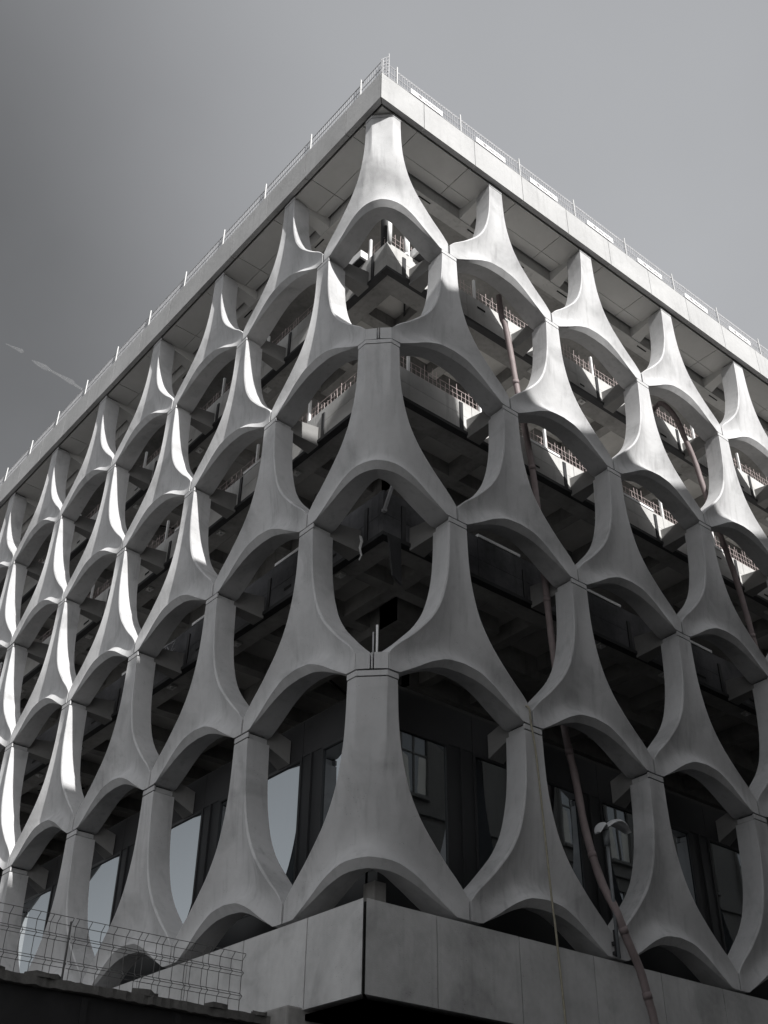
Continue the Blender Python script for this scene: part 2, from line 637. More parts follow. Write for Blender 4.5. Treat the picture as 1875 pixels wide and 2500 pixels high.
for row, z in JZ.items():
    if row in 'ACE':
        u = bpart('facade_unit', UM[('corner', 'C')], (0, 0, z))
        bpart('capital_plate', CAPS['C'][0], parent=u); bpart('joint_packing', CAPS['C'][1], parent=u)
    for side in 'RL':
        for i, s in enumerate(centres(side, row)):
            kind = 'beside' if (row in 'BD' and i == 0) else 'mid'
            u = bpart('facade_unit', UM[(kind, side)], side_pt(side, s + random.uniform(-.003, .003), random.uniform(-.005, .005), z))
            bpart('capital_plate', CAPS[side][0], parent=u); bpart('joint_packing', CAPS[side][1], parent=u)
            bpart('joint_seal', SEAL[side], parent=u)
    if row in 'BD':
        # thin filler strip in the joint at the corner
        k = MB().hexa([(.150, .164, z), (.166, .150, z), (.30, .28, z), (.28, .30, z),
                       (.150, .164, z + .26), (.166, .150, z + .26), (.30, .28, z + .26), (.28, .30, z + .26)])
        bbuild('joint_strip', k, M['precast'])

GD_ = .90
# base wall panels under the lattice
for side in 'RL':
    s, k = -.02, 0
    while s < NBAY[side] * 3 + 2:
        e = 1.2 + 1.525 * k
        mb = MB()
        z0, z1 = -1.2, -.055
        g = .012
        if k == 0:
            a = [(-.02 + .03, -.02), (e - g, -.02), (e - g, .24), (.27, .24)]
            if side == 'L':
                a = [(y, x) for x, y in a][::-1]
            mb.hexa([(x, y, z0) for x, y in a] + [(x, y, z1) for x, y in a])
        else:
            sbox(mb, side, s + g, e - g, -.02, .24, z0, z1)
        bbuild('base_panel', mb, M['plinth'])
        s, k = e, k + 1
    L = NBAY[side] * 3 + 2
    mb = MB(); sbox(mb, side, .06, L, .05, .2, -1.18, -.075)
    bbuild('panel_backing', mb, M['dark'])
    mb = MB(); sbox(mb, side, .245, L, .245, GD_ - .03, -.4, -.09)
    bbuild('ledge', mb, M['raw'])
    mb = MB(); sbox(mb, side, .03, L, .03, 4.0, -1.32, -1.245)
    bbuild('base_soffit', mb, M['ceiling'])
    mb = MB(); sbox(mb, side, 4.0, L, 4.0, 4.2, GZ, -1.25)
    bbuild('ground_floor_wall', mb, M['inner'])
# small block on the ledge at the corner
bbuild('corner_block', MB().box((.60, .56, -.085), (.80, .80, .42)), M['raw'])

# fascia, roof soffit, roof
for side in 'RL':
    L = NBAY[side] * 3 + 3
    s, k = -.13, 0
    while s < L:
        e = 1.09 + 1.512 * k
        g = .007
        mb = MB()
        if k == 0:
            a = [(-.13 + .012, -.13), (e - g, -.13), (e - g, -.01), (.0, -.01)]
            if side == 'L':
                a = [(y, x) for x, y in a][::-1]
            mb.hexa([(x, y, 16.55) for x, y in a] + [(x, y, 17.42) for x, y in a])
        else:
            sbox(mb, side, s + g, e - g, -.13, -.01, 16.55, 17.42)
        bbuild('fascia_panel', mb, M['panel'])
        s, k = e, k + 1
    mb = MB(); sbox(mb, side, .0, L, -.005, .035, 16.66, 17.40)
    bbuild('fascia_backing', mb, M['dark'])
    mb = MB(); sbox(mb, side, -.10, L, -.11, .30, 17.425, 17.47)
    bbuild('roof_coping', mb, M['black_steel'])
    # soffit panels in two strips, joints at columns and at mid bay
    s = .04
    k = 0
    while s < L:
        e = 1.06 + 1.5 * k - .03
        for d0, d1 in ((.04, .672), (.684, .97)):
            lo = max(s, d0) if k == 0 else s
            if k == 0 and side == 'L' and d0 > .6:
                lo = .98
            if k == 0 and d0 < .6:
                lo = .04 if side == 'R' else .684
            if e - lo > .03:
                mb = MB(); sbox(mb, side, lo + .008, e - .008, d0, d1, 16.55, 16.60)
                bbuild('soffit_panel', mb, M['soffit'])
        s, k = e, k + 1
for side in 'RL':
    L = NBAY[side] * 3 + 3
    mb = MB(); sbox(mb, side, 1.02 if side == 'R' else 1.33, L, 1.02, 1.325, 16.22, 16.62)
    bbuild('roof_edge_beam', mb, M['spandrel'])
    k = 0
    while 2.0 + 1.5 * k < L:
        mb = MB(); sbox(mb, side, 2.0 + 1.5 * k, 2.35 + 1.5 * k, 1.10, 1.135, 16.212, 16.218)
        bbuild('anchor_slot', mb, M['dark'])
        k += 1
bbuild('roof_slab', MB().box((.05, .05, 16.66), (24, 30, 17.38)), M['raw'])


def slab(z, top=False, smooth=False):
    """one floor: deck, edge beams, ribs (two legs of an L), spandrels, brackets"""
    zb = z + (.0 if not top else 0)
    deck = MB().box((1.2, 1.2, zb + .42), (24, 30, zb + .62))
    so = bbuild('floor_slab', deck, M['screed'])
    bm_ = MB()
    for side in 'RL':
        L = NBAY[side] * 3 + 3
        j = .0 if side == 'R' else .004
        if not smooth:
            sbox(bm_, side, 1.19 + j, L, 1.19, 1.62, zb - .04 + j, zb + .44)
            sbox(bm_, side, 3.1 + j, L, 3.1, 3.65, zb - .12 + j, zb + .44)
            sbox(bm_, side, 5.2 + j, L, 5.2, 5.5, zb - .02 + j, zb + .44)
            s = 2.45
            while s < L:
                sbox(bm_, side, s, s + .26, 1.63, 5.19, zb + .08 + j, zb + .43)
                s += 1.5
    if not smooth:
        bbuild('floor_beams', bm_, M['raw'], so).location = (0, 0, 0)
    for side in 'RL':
        L = NBAY[side] * 3 + 2
        if top:
            continue
        if not smooth:
            mb = MB(); sbox(mb, side, 1.03 if side == 'R' else 1.19, L, 1.03, 1.18, zb - .11, zb - .035)
            bbuild('edge_strip', mb, M['black_steel'])
        s, k = 1.06, 0
        while s < L:
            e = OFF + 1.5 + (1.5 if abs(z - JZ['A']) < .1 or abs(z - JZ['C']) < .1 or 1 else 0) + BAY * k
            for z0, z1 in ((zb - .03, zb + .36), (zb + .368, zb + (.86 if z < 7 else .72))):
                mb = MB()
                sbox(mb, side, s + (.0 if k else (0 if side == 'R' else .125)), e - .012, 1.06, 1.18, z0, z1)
                bbuild('spandrel_panel', mb, M['spandrel_dark'] if z < 7 else M['spandrel'])  # lowest spandrel row takes a darker concrete tone
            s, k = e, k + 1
    return so


SL = [('A', 13.225), ('B', 9.929), ('C', 6.624)]
for r, z in SL:
    slab(z)
slab(16.62, top=True)
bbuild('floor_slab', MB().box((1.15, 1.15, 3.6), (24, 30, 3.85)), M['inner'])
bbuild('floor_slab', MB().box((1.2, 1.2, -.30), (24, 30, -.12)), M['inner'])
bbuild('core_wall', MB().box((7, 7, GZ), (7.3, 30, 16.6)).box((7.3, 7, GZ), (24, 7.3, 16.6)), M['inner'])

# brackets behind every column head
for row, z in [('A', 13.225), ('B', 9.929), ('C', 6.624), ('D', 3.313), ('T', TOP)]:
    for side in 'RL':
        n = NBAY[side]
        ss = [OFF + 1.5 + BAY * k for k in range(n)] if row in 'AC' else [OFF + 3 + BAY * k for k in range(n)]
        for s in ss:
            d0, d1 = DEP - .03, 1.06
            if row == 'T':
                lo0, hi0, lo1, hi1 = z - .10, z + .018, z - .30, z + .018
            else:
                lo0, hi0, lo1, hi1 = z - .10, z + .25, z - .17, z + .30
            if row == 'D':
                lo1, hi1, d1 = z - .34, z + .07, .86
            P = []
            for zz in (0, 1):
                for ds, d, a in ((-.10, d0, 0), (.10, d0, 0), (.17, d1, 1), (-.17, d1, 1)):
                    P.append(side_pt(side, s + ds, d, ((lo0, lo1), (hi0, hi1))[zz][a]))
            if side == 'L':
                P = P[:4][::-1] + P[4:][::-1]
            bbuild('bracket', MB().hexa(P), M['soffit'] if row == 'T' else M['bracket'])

# plates, slots, hatches and edge trims left on the gutted floors
for fi, (row, z) in enumerate(SL):
    for side in 'RL':
        n = NBAY[side]
        ss = [OFF + 1.5 + BAY * k for k in range(n)] if row in 'AC' else [OFF + 3 + BAY * k for k in range(n)]
        for k, s in enumerate(ss):
            r = random.Random(fi * 100 + k * 7 + (side == 'L'))
            mb = MB(); sbox(mb, side, s - .36, s - .27, 1.035, 1.057, z - .03, z + .70 - r.random() * .2)
            bbuild('steel_plate', mb, M['black_steel'])
            for off in (.75, 1.9):
                if r.random() < .75:
                    o = off + r.uniform(-.2, .2); zz = z + r.choice((.10, .14, .46)); w_ = r.uniform(.14, .34)
                    mb = MB(); sbox(mb, side, s + o, s + o + w_, 1.052, 1.059, zz, zz + r.uniform(.03, .06))
                    bbuild('anchor_slot', mb, M['dark'])
            for off in (.9, 2.1):
                if r.random() < .7:
                    o = off + r.uniform(-.3, .3)
                    mb = MB(); sbox(mb, side, s + o, s + o + .17, 1.26, 1.40, z - .085, z - .045)
                    sbox(mb, side, s + o + .05, s + o + .09, 1.3, 1.34, z - .13, z - .086)
                    bbuild('anchor_hatch', mb, M['spandrel'])
            if row in 'BC':
                a, b = s + 1.5 + r.uniform(-.05, .08), s + 1.5 + r.uniform(1.0, 1.25)
                tz = z + (.14 if row == 'C' else 0)
                mb = MB(); sbox(mb, side, a, b, 1.045, 1.16, tz + .725, tz + .785)
                bbuild('edge_trim', mb, M['white_box'])
            if row == 'A' or r.random() < .5:
                mb = MB()
                p = side_pt(side, s + r.uniform(.5, 2.4), r.uniform(1.3, 3.0), z + .30)
                q = side_pt(side, s + r.uniform(-.5, 3.4), r.uniform(1.3, 5.0), z + .30)
                mb.bar(p, q, .025, 6)
                bbuild('cable_pipe', mb, M['black_steel'])

# glazing of the bottom storey, just behind the lattice
GD, HEAD, SILL = .90, 2.99, .74
for side in 'RL':
    n = NBAY[side]
    L = n * 3 + 2
    spans = [(GD + .10, 2.30)] + [(2.83 + 3 * k, 5.30 + 3 * k) for k in range(n)]
    for k, (a, b) in enumerate(spans):
        fr = MB()
        w = .05
        sbox(fr, side, a, a + w, GD - .03, GD + .05, SILL, HEAD); sbox(fr, side, b - w, b, GD - .03, GD + .05, SILL, HEAD)
        sbox(fr, side, a + w, b - w, GD - .03, GD + .05, SILL, SILL + w); sbox(fr, side, a + w, b - w, GD - .03, GD + .05, HEAD - w, HEAD)
        fo = bbuild('window', fr, M['frame'])
        g = MB(); sbox(g, side, a + w, b - w, GD, GD + .014, SILL + w, HEAD - w)
        bbuild('pane', g, M['glass'], fo)
        pr = MB(); sbox(pr, side, b + .004, b + .526, GD - .01, GD + .2, SILL, HEAD)
        sbox(pr, side, b + .24, b + .29, GD - .05, GD - .012, SILL, HEAD)
        bbuild('pier', pr, M['frame'])
    mb = MB(); sbox(mb, side, GD + .004 if side == 'R' else GD + .22, L, GD - .02, GD + .2, -.085, SILL - .003)
    bbuild('sill_wall', mb, M['frame'])
    s0 = GD + .004 if side == 'R' else GD + .22
    k = 0
    while s0 < L:
        e = 2.83 + 1.5 * k
        mb = MB(); sbox(mb, side, s0, e - .012, GD - .02, GD + .2, HEAD + .003, 3.62)
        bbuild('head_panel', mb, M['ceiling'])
        s0, k = e, k + 1
bbuild('pier', MB().box((GD, GD, SILL), (GD + .09, GD + .09, HEAD)), M['frame'])

# ------------------------------------------------------------------ roof railings with mesh and banners


def railing(side, name, label):
    t = empty(name, label, 'railing', side_pt(side, 0, 0, 17.47))
    L = NBAY[side] * 3 + 2
    s0 = .40 if side == 'R' else .74
    sp = 1.9 if side == 'R' else 1.87
    d = -.02
    pm = MB().box((-.013, -.013, 0), (.013, .013, .77)).box((-.06, -.05, 0), (.06, .05, .015)).mesh('post', M['white_post'])
    n = int((L - s0) / sp) + 1
    wm = MB()
    # one panel: verticals with the tilted top, horizontals
    k = 0
    x = .03
    while x < sp - .02:
        p = side_pt(side, x, .03, .05); q = side_pt(side, x, .03, .62); r = side_pt(side, x, .09, .78)
        wm.bar(p, q, .009, 3, False); wm.bar(q, r, .009, 3, False)
        x += .075
    for zz, dd in ((.06, .03), (.24, .03), (.27, .05), (.42, .03), (.62, .03), (.76, .08)):
        wm.bar(side_pt(side, 0, dd, zz), side_pt(side, sp, dd, zz), .009, 3, False)
    wmesh = wm.mesh('mesh_panel', M['galv'])
    for i in range(n):
        s = s0 + sp * i
        link('post', pm, t, side_pt(side, s, d, 0))
        if i < n - 1:
            link('mesh_panel', wmesh, t, side_pt(side, s, d, 0))
    # short first piece at the corner
    w = MB()
    x = -.02
    while x < s0:
        w.bar(side_pt(side, x, .03 + d, .05), side_pt(side, x, .03 + d, .70), .009, 3, False)
        x += .075
    for zz in (.06, .24, .42, .68):
        w.bar(side_pt(side, -.05, .03 + d, zz), side_pt(side, s0, .03 + d, zz), .009, 3, False)
    link('mesh_panel', w.mesh('mesh_panel', M['galv']), t)
    return t


rr_ = railing('R', 'roof_railing', 'galvanised mesh safety railing with white posts on the sunlit roof edge behind the banners')
rl_ = railing('L', 'roof_railing', 'galvanised mesh safety railing with short white posts along the shaded roof edge without banners')
# taller end gate at the very corner
gt = MB()
for x in (-.01, .16):
    gt.bar((x, -.03, 17.47), (x, -.03, 18.15 if x < 0 else 18.5), .016, 5)
for k in range(6):
    gt.bar((-.01, -.03, 17.6 + .11 * k), (.16, -.03, 17.75 + .13 * k), .008, 4)
gt.bar((.075, -.03, 17.47), (.075, -.03, 18.3), .008, 4)
tag(gt.build('railing_end_frame', M['galv']), 'tall narrow mesh end frame standing at the very tip of the roof corner', 'railing end')

ORD = ['nearest the roof corner', 'second from the roof corner', 'third from the roof corner', 'fourth from the roof corner',
       'fifth from the roof corner', 'sixth from the roof corner', 'seventh from the roof corner', 'eighth from the roof corner']
for i, s in enumerate([.77, 2.74, 4.50, 6.50, 8.40, 10.3, 12.2, 14.1]):
    wd = .93 if i < 3 else .95
    t = empty('banner', 'white banner with grey emblem tied to the roof railing, ' + ORD[i], 'banner', (s, -.06, 17.60), 'white banners along the roof railing')
    if i == 2:
        s -= .15
    MB().box((0, -.006, 0), (wd, .006, .165)).build('sheet', M['banner'], t)
    e = MB()
    cx, cz = .27, .085
    e.add([(cx - .075, -.010, cz + .012), (cx, -.010, cz - .055), (cx + .075, -.010, cz + .012), (cx + .02, -.010, cz + .05), (cx - .03, -.010, cz + .05)], [(0, 1, 2, 3, 4)])
    e.build('emblem', M['print'], t)
    lt = MB()
    x = .40
    for w_ in (.018, .022, .015, .022, .018, .02, 0, .026, .016, .02, .018, .012, .02):
        if w_:
            lt.box((x, -.010, .050), (x + w_ * 1.25, -.0085, .050 + (.062 if w_ > .019 else .045)))
        x += w_ * 1.25 + .007 if w_ else .03
    lt.build('lettering', M['print'], t)

# ------------------------------------------------------------------ guards, ducts, pipes behind the lattice


def edge_guard(side, z, s0, s1, label):
    mb = MB()
    rnd = random.Random(int(z * 10) + (side == 'L'))
    s = s0
    d = 1.14
    while s < s1:
        hgt = (.28 if side == 'R' else .18) + rnd.random() * .26
        mb.bar(side_pt(side, s, d, 0), side_pt(side, s + rnd.uniform(-.02, .02), d + rnd.uniform(-.02, .02), hgt), .0055, 4, False)
        s += .11
    for zz in (.10, .22, .36):
        mb.bar(side_pt(side, s0, d, zz), side_pt(side, s1, d, zz), .0045, 4, False)
    t = empty('edge_guard', label, 'guard mesh', (0, 0, z + .72))
    mb.build('mesh_infill', M['rebar'], t)
    s = s0 + .4
    while s < s1:
        MB().box(side_pt(side, s, d - .06, 0), side_pt(side, s + .05, d - .01, .62)).build('post', M['white_box'], t)
        s += 1.93
    return t


edge_guard('R', 13.225, 1.25, 18, 'pinkish rebar guard mesh on the top floor edge behind the sunlit facade')
edge_guard('L', 13.225, 1.25, 24, 'rebar guard mesh on the top floor edge behind the shaded facade')
edge_guard('R', 9.929, 1.25, 18, 'pinkish rebar guard mesh on the second floor edge from the roof behind the sunlit facade')
edge_guard('L', 9.929, 1.25, 24, 'rebar guard mesh on the second floor edge from the roof behind the shaded facade')

t = empty('fan_unit', 'white metal fan unit lying on the top floor edge right of the corner', 'fan unit', (1.75, 1.0, 13.98))
MB().box((0, -.12, 0), (.75, .16, .22)).build('casing', M['white_box'], t)
MB().box((.05, -.125, -.03), (.70, .1, -.005)).build('tray', M['black_steel'], t)
t = empty('duct', 'white vertical tube standing on the top floor edge just right of the corner', 'duct', (1.62, 1.1, 13.95))
MB().bar((0, 0, 0), (0, 0, 1.0), .05, 10).build('tube', M['white_box'], t)
MB().bar((0, 0, -.02), (0, 0, .04), .06, 10).build('collar', M['white_box'], t)
t = empty('duct', 'white tube standing on the top floor corner beside the dark post', 'duct', (1.12, 1.05, 13.95))
MB().bar((0, 0, 0), (0, 0, .85), .05, 10).build('tube', M['white_box'], t)
MB().bar((0, 0, .80), (0, 0, .86), .06, 10).build('collar', M['white_box'], t)
tag(MB().bar((1.22, 1.32, 13.9), (1.22, 1.32, 16.6), .10, 12).build('corner_post', M['black_steel']), 'dark round steel post at the corner of the top floor', 'post')
t = empty('fan_unit', 'white metal fan unit on the top floor edge left of the corner', 'fan unit', (1.02, 1.75, 13.98))
MB().box((-.12, 0, 0), (.14, .6, .20)).build('casing', M['white_box'], t)
MB().box((-.1, .05, -.03), (.1, .55, -.005)).build('tray', M['black_steel'], t)
for s, lab in ((5.1, 'white boxy fan unit on the top floor edge behind the second sunlit column'), (8.1, 'white boxy fan unit on the top floor edge behind the third sunlit column'),
               (11.1, 'white boxy fan unit on the top floor edge behind the fourth sunlit column')):
    t = empty('fan_unit', lab, 'fan unit', (s + .6, 1.05, 13.98), 'fan units left on the floor edges')
    MB().box((0, -.08, 0), (.45, .16, .24)).build('casing', M['white_box'], t)
    MB().box((.05, -.085, -.03), (.40, .1, -.005)).build('tray', M['black_steel'], t)

t = empty('prop', 'pair of thin steel posts standing on the floor behind the lower corner joint', 'steel prop', (.62, .62, 3.42))
MB().bar((0, 0, 0), (0, 0, .98), .020, 8).build('post', M['white_box'], t)
MB().bar((-.06, .02, 0), (-.06, .02, .84), .013, 8).build('post', M['galv'], t)
tag(MB().bar((1.02, .98, 6.98), (1.16, .90, 7.62), .035, 4).bar((1.02, .98, 6.95), (1.02, .98, 7.0), .05, 4).build('steel_strut', M['galv']), 'short inclined steel strut at the dark slab corner under the middle corner unit', 'strut')
fl_ = MB()
zz = 6.60
pts_ = [(.86, 1.42, zz), (.87, 1.40, zz - .12), (.85, 1.42, zz - .26), (.87, 1.40, zz - .40), (.85, 1.43, zz - .50)]
for a_, b_, w_ in zip(pts_[:-1], pts_[1:], (.028, .024, .02, .012)):
    fl_.hexa([(b_[0] - w_, b_[1], b_[2]), (b_[0] + w_, b_[1], b_[2]), (b_[0] + w_, b_[1] + .008, b_[2]), (b_[0] - w_, b_[1] + .008, b_[2]),
              (a_[0] - w_, a_[1], a_[2]), (a_[0] + w_, a_[1], a_[2]), (a_[0] + w_, a_[1] + .008, a_[2]), (a_[0] - w_, a_[1] + .008, a_[2])])
tag(fl_.build('torn_strip', M['white_box']), 'torn white strip hanging from the slab edge left of the middle corner', 'strip')
tag(MB().hexa([(1.22, .98, 5.75), (1.42, .98, 5.62), (1.42, 1.02, 5.62), (1.22, 1.02, 5.75), (1.12, .98, 6.55), (1.40, .98, 6.50), (1.40, 1.02, 6.50), (1.12, 1.02, 6.55)]).build('torn_flap', M['black_steel']), 'dark torn flap hanging from the slab edge right of the middle corner', 'flap')
# remains of a hoist frame behind the third bay of the shaded facade
t = empty('hoist_frame', 'small steel hoist frame with a ring at the floor edge behind the shaded facade', 'hoist', (.75, 9.0, 6.9))
MB().bar((0, 0, 0), (0, 0, 1.05), .028, 8).build('post', M['galv'], t)
lb = MB()
for dz in (.05, .27):
    lb.bar((0, 0, dz), (.1, -1.3, dz), .018, 6)
for k in range(8):
    lb.bar((.1 * k / 8, -1.3 * k / 8, .05 if k % 2 else .27), (.1 * (k + 1) / 8, -1.3 * (k + 1) / 8, .27 if k % 2 else .05), .010, 5)
lb.build('lattice_beam', M['galv'], t)
rg = MB()
rg.tube([(-.05, .25 + .055 * math.cos(a * math.pi / 8), -.12 + .055 * math.sin(a * math.pi / 8)) for a in range(17)], .012, 6)
rg.bar((0, 0, .05), (-.05, .22, -.08), .02, 6)
rg.build('ring', M['galv'], t)

h1 = [(3.89, .63, 13.89), (3.93, .63, 13.28), (4.06, .63, 12.89), (4.26, .63, 11.31), (4.39, .63, 10.42), (4.52, .63, 9.43), (4.57, .63, 8.6),
      (4.62, .63, 6.67), (4.68, .63, 5.36), (4.82, .63, 3.79), (4.95, .62, 3.08), (4.89, .45, 2.09), (4.78, .15, 1.21), (4.76, -.1, .69),
      (4.92, -.14, .25), (5.14, -.14, -.15), (5.25, -.14, -.54), (5.33, -.14, -.85), (5.42, -.16, -2), (5.5, -.2, -4), (5.5, -.3, GZ + .05)]
def hose(pts, label, nc):
    t = empty('hose', label, 'hose', pts[0])
    o = Vector(pts[0])
    p = [Vector(q) - o for q in spline(pts, 6)]
    rr = random.Random(nc)
    MB().tube(p, [.064 + rr.uniform(-.0035, .0035) for _ in p], 12).build('tube', M['hose'], t)
    for k in range(4, len(p) - 2, nc):
        d = (p[k + 1] - p[k]).normalized()
        MB().bar(p[k] - d * .05, p[k] + d * .05, .071, 12).build('coupling', M['hose'], t)


hose(h1, 'long dusty pink hose hanging from the top floor and coming out over the base', 13)
h2 = [(9.75, 1.6, 13.95), (9.67, 1.0, 14.12), (9.60, .72, 14.02), (9.9, .63, 13.71), (10.13, .63, 13.21), (10.4, .63, 12.57), (10.55, .63, 11.9),
      (10.92, .63, 10.55), (11.19, .63, 9.52), (11.38, .63, 8.32), (11.5, .63, 6.9), (11.55, .63, 4.2)]
hose(h2, 'pink hose bent over the floor edge behind the fourth sunlit column and hanging down', 17)
rp = [(3.17, .30, 3.60), (3.20, .06, 3.62), (3.215, -.05, 3.55), (3.235, -.05, 3.3), (3.30, -.06, 2.66), (3.39, -.07, .67), (3.42, -.08, .12), (3.48, -.08, -1.09), (3.53, -.1, -3), (3.55, -.1, GZ + .1)]
tag(MB().tube(spline(rp, 6), .016, 6).build('rope', M['rope']), 'thin pale rope hanging from a joint of the lattice down over the base wall', 'rope')

# ------------------------------------------------------------------ street lamp in front of the right facade
t = empty('street_lamp', 'grey street lamp with a two-lobed head clamped to a foot of the lattice', 'street lamp', (4.73, -.10, -.03))
Zt = .03
MB().box((-.03, .02, .06), (.03, .092, .11)).box((-.03, .02, .20), (.03, .092, .25)).box((-.012, .03, .03), (.012, .06, .42)).build('clamp', M['black_steel'], t)
MB().bar((0, 0, 0), (0, 0, Zt + 1.72), .027, 10).build('pole', M['lamp_pole'], t)
MB().bar((0, 0, Zt + 1.66), (0, 0, Zt + 1.90), .052, 12).build('socket', M['lamp_pole'], t)


def shell(x0, x1, z0, hgt, dip, ry):
    mb = MB()
    n, m = 12, 8
    P = []
    for j in range(n + 1):
        u = j / n
        x = x0 + (x1 - x0) * u
        zc = z0 + hgt * math.sin(math.pi * min(u * .9 + .05, 1)) - dip * u * u
        w = ry * math.sin(math.pi * (.12 + .78 * u)) ** .6
        for i in range(m + 1):
            a = math.pi * i / m
            P.append((x, -w * math.cos(a), zc + .07 * math.sin(a) * math.sin(math.pi * (.1 + .8 * u))))
    fs = []
    for j in range(n):
        for i in range(m):
            fs.append((j * (m + 1) + i, j * (m + 1) + i + 1, (j + 1) * (m + 1) + i + 1, (j + 1) * (m + 1) + i))
    fs += [tuple(range(m + 1)), tuple(reversed(range(n * (m + 1), (n + 1) * (m + 1))))]
    for j in range(n):
        fs.append((j * (m + 1), (j + 1) * (m + 1), (j + 1) * (m + 1) + m, j * (m + 1) + m))
    return mb.add(P, fs, True)


shell(-.03, .56, Zt + 1.90, .16, -.06, .13).build('lamp_shade', M['lamp'], t)
shell(-.03, -.20, Zt + 1.90, .06, .10, .12).build('lamp_shade', M['lamp'], t)

# ------------------------------------------------------------------ hoarding wall, felt ledge and mesh fence at the lower left
t = empty('hoarding', 'black site hoarding with a torn felt ledge on top at the lower left', 'hoarding', (-6, 1.7, GZ))
MB().box((-6, -.03, 0), (5.9, .12, -1.37 - GZ)).build('board_wall', M['hoarding'], t)
for k in range(9):
    MB().box((-5.6 + k * 1.25, -.06, 0), (-5.52 + k * 1.25, -.032, -1.40 - GZ)).build('batten', M['hoarding'], t)
fl = MB()
rnd = random.Random(3)
xs = np.arange(-6, 5.95, .06)
P = []
for x in xs:
    j = rnd.uniform(-.012, .012)
    up = rnd.uniform(0, .012)
    P += [(x, -.13 + j, -1.36 - GZ + rnd.uniform(-.01, .01)), (x, -.13 + j * 1.4, -1.265 - GZ + up), (x, .18, -1.25 - GZ + up), (x, .18, -1.36 - GZ)]
F_ = []
for i in range(len(xs) - 1):
    for a in range(4):
        F_.append((i * 4 + a, i * 4 + (a + 1) % 4, i * 4 + 4 + (a + 1) % 4, i * 4 + 4 + a))
fl.add(P, F_)
fl.build('felt_ledge', M['felt'], t)
for k, (x, w_) in enumerate(((2.62, .26), (3.95, .20), (4.95, .18), (5.6, .12), (1.0, .4), (2.0, .16))):
    c = MB()
    vs = []
    n = 9
    for i in range(n):
        a = 2 * math.pi * i / n
        vs.append((x + w_ * math.cos(a) * rnd.uniform(.75, 1.1), -.06 + .10 * math.sin(a) * rnd.uniform(.8, 1.1), -1.27 - GZ))
    top = [(v[0] * .97 + x * .03, v[1], v[2] + rnd.uniform(.035, .075)) for v in vs]
    c.add(vs + top, [tuple(range(n, 2 * n))] + [(i, (i + 1) % n, n + (i + 1) % n, n + i) for i in range(n)])
    c.build('felt_scrap', M['felt'], t)

t = empty('mesh_fence', 'dark welded mesh fence with folded wires standing on the black hoarding', 'fence', (-6, 1.7, -1.26))
fx0, fx1 = -2.0, 5.33
zig = [(0, .0), (.16, 0), (.20, -.05), (.24, 0), (.45, 0), (.48, -.05), (.52, 0), (.64, 0), (.70, -.07), (.715, -.07)]
pw = 2.45
k = 0
x = fx1
while x > fx0:
    mb = MB()
    a = max(x - pw, fx0)
    y = x
    rnd2 = random.Random(k + 5)
    while y >= a - .001:
        for p, q in zip(zig[:-1], zig[1:]):
            mb.bar((y, p[1], p[0]), (y, q[1], q[0]), .0045, 4, False)
        y -= .17 if rnd2.random() < .8 else .085
    for zz, dd in ((.02, 0), (.20, -.05), (.16, 0), (.24, 0), (.45, 0), (.48, -.05), (.52, 0), (.64, 0), (.715, -.07)):
        mb.bar((a + .03, dd, zz), (x, dd, zz), .0045, 4, False)
    mb.build('mesh_panel', M['wire_dark'], t)
    MB().bar((a + .02, .04, -.1), (a + .02, .04, .70), .014, 6).build('post', M['wire_dark'], t)
    x = a; k += 1
# concrete pier under the base
tag(bevel_box((-.26, 1.22, GZ), (.35, 1.85, -1.165), .03, M['raw'], 'concrete_pier'), 'short concrete pier under the base wall where the hoarding ends', 'pier')

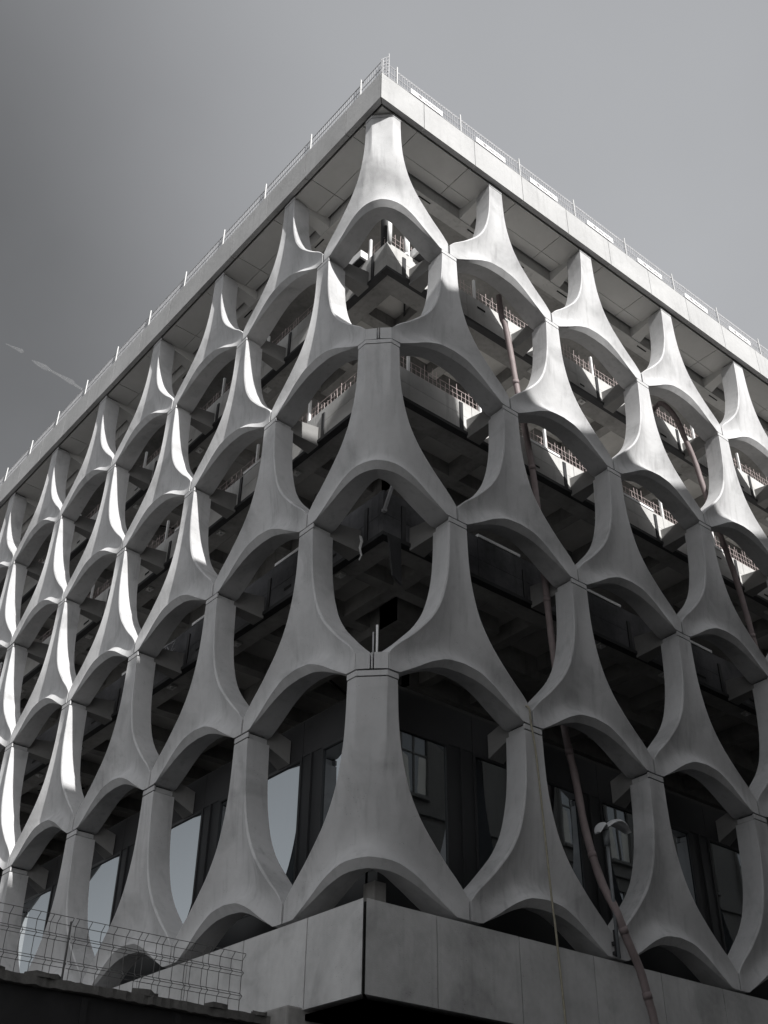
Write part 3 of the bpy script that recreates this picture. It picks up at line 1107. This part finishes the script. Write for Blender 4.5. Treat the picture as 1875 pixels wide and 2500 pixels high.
# ------------------------------------------------------------------ house across the street (throws the shade, shows in the glass)
def row_house(name, label, x0, x1, y, eave, ridge, dep, mans, nb, seed):
    t = empty(name, label, 'house', ((x0 + x1) / 2, y, GZ), 'stone houses across the street')
    cx = (x0 + x1) / 2
    H = eave - GZ
    w = (x1 - x0) / 2
    MB().box((-w, -dep, 0), (w, 0, H)).build('wall', M['stone'], t)
    R = ridge - GZ
    MB().hexa([(-w, -dep, H), (w, -dep, H), (w, .05, H), (-w, .05, H), (-w, -dep + mans, R), (w, -dep + mans, R), (w, -mans, R), (-w, -mans, R)]).build('roof', M['slate'], t)
    MB().box((-w, 0.0, H - .35), (w, .40, H - .05)).box((-w, 0, H - .9), (w, .12, H - .7)).build('cornice', M['stone'], t)
    for fz in (4.6, 8.3, 12.0, 15.7, 19.2):
        if fz < H - 1:
            MB().box((-w, 0, fz - .25), (w, .14, fz)).build('string_course', M['stone'], t)
    bw = 2 * w / nb
    fr_m = {}
    for fz, hh in ((1.0, 2.8), (5.1, 2.6), (8.8, 2.6), (12.5, 2.4), (16.1, 2.2), (19.7, 2.0)):
        if fz + hh > H - .9:
            continue
        for i in range(nb):
            xc = -w + bw * (i + .5)
            ww = .62
            if hh not in fr_m:
                f = MB()
                f.box((-ww - .1, .0, -.12), (-ww, .12, hh + .1)).box((ww, .0, -.12), (ww + .1, .12, hh + .1))
                f.box((-ww, 0, hh), (ww, .12, hh + .1)).box((-ww, 0, -.12), (ww, .20, 0))
                f.box((-.03, .01, 0), (.03, .06, hh)).box((-ww, .012, hh * .68), (ww, .058, hh * .68 + .05))
                g = MB().box((-ww, .004, 0), (ww, .02, hh))
                c1 = MB().add([(-ww + .05, .024, hh * .05), (-ww * .25, .024, hh * .05), (-ww * .45, .024, hh * .6), (-ww + .05, .024, hh * .66)], [(0, 1, 2, 3)])
                c1.add([(ww * .25, .024, hh * .05), (ww - .05, .024, hh * .05), (ww - .05, .024, hh * .66), (ww * .4, .024, hh * .66)], [(0, 1, 2, 3)])
                fr_m[hh] = (f.mesh('window', M['stone']), g.mesh('pane', M['old_glass']), c1.mesh('blind', M['curtain']))
            fm, gm, cm = fr_m[hh]
            o = link('window', fm, t, (xc, 0, fz))
            link('pane', gm, o)
            link('blind', cm, o)
    # dormers
    for i in range(nb):
        xc = -w + bw * (i + .5)
        zz = H + .35
        dm = MB().box((-.75, -1.6, 0), (.75, .02, 1.55)).box((-.85, -1.6, 1.55), (.85, .15, 1.7)).build('dormer', M['slate'], t, (xc, -.12, zz))
        MB().box((-.55, .025, .2), (.55, .04, 1.4)).build('pane', M['curtain'], dm)
    # chimneys
    for sx in (-w + .8, w - .8):
        ch = MB().box((sx - .5, -dep * .5 - .8, R - .2), (sx + .5, -dep * .5 + .8, R + .25)).build('chimney', M['stone'], t)
    return t


SY = -15.0
row_house('town_house', 'long dark stone town house with mansard roof across the street', .55, 30.0, SY, 19.2, 10.72 + .77 * 16.2, 9.0, 1.2, 11, 1)
row_house('town_house', 'taller stone town house across the street, nearest the corner', -8.0, .53, SY, 20.8, 12.35 + .77 * 16.2, 9.0, 1.2, 3, 2)
row_house('town_house', 'plain stone town house across the street, farthest from the corner', 30.02, 48.0, SY, 19.6, 10.72 + .77 * 16.2, 9.0, 1.2, 6, 3)

# ------------------------------------------------------------------ contrail
cm = bpy.data.materials.new('contrail_vapour')
cm.use_nodes = True
tt = cm.node_tree
bs = tt.nodes['Principled BSDF']
bs.inputs['Base Color'].default_value = (.9, .9, .9, 1)
bs.inputs['Roughness'].default_value = 1
lw = tt.nodes.new('ShaderNodeLayerWeight'); lw.inputs['Blend'].default_value = .3
mr = tt.nodes.new('ShaderNodeMapRange')
mr.inputs['To Min'].default_value = .06; mr.inputs['To Max'].default_value = 0.0
mr.inputs['From Max'].default_value = .60
tt.links.new(lw.outputs['Facing'], mr.inputs['Value'])
tt.links.new(mr.outputs[0], bs.inputs['Alpha'])
segs = [[(228, 926, 832, .3), (236, 922.5, 829, 1.2), (244, 919, 826, 2.6), (246, 918.2, 825.2, 1.5), (247, 917.8, 825, .2)],
        [(256, 916, 818, .3), (263, 913.4, 814.8, 2.6), (270, 910.6, 812, 3.2), (277, 908, 809, 1.2), (287, 904, 804.6, 1.8), (297, 900, 800, 3.2), (301, 898.7, 797.6, 1.6), (306, 897, 795, 1.6), (314, 894, 791, .6)]]
ct = MB()
for sg in segs:
    pts = spline([p[:3] for p in sg], 8)
    rs = []
    for i in range(len(pts)):
        u = i / 8
        a = min(int(u), len(sg) - 2)
        rs.append((sg[a][3] * (1 - (u - a)) + sg[a + 1][3] * (u - a)) * .95)
    ct.tube(pts, rs, 10)
tag(ct.build('contrail', cm), 'broken white contrail low in the left of the sky', 'contrail')
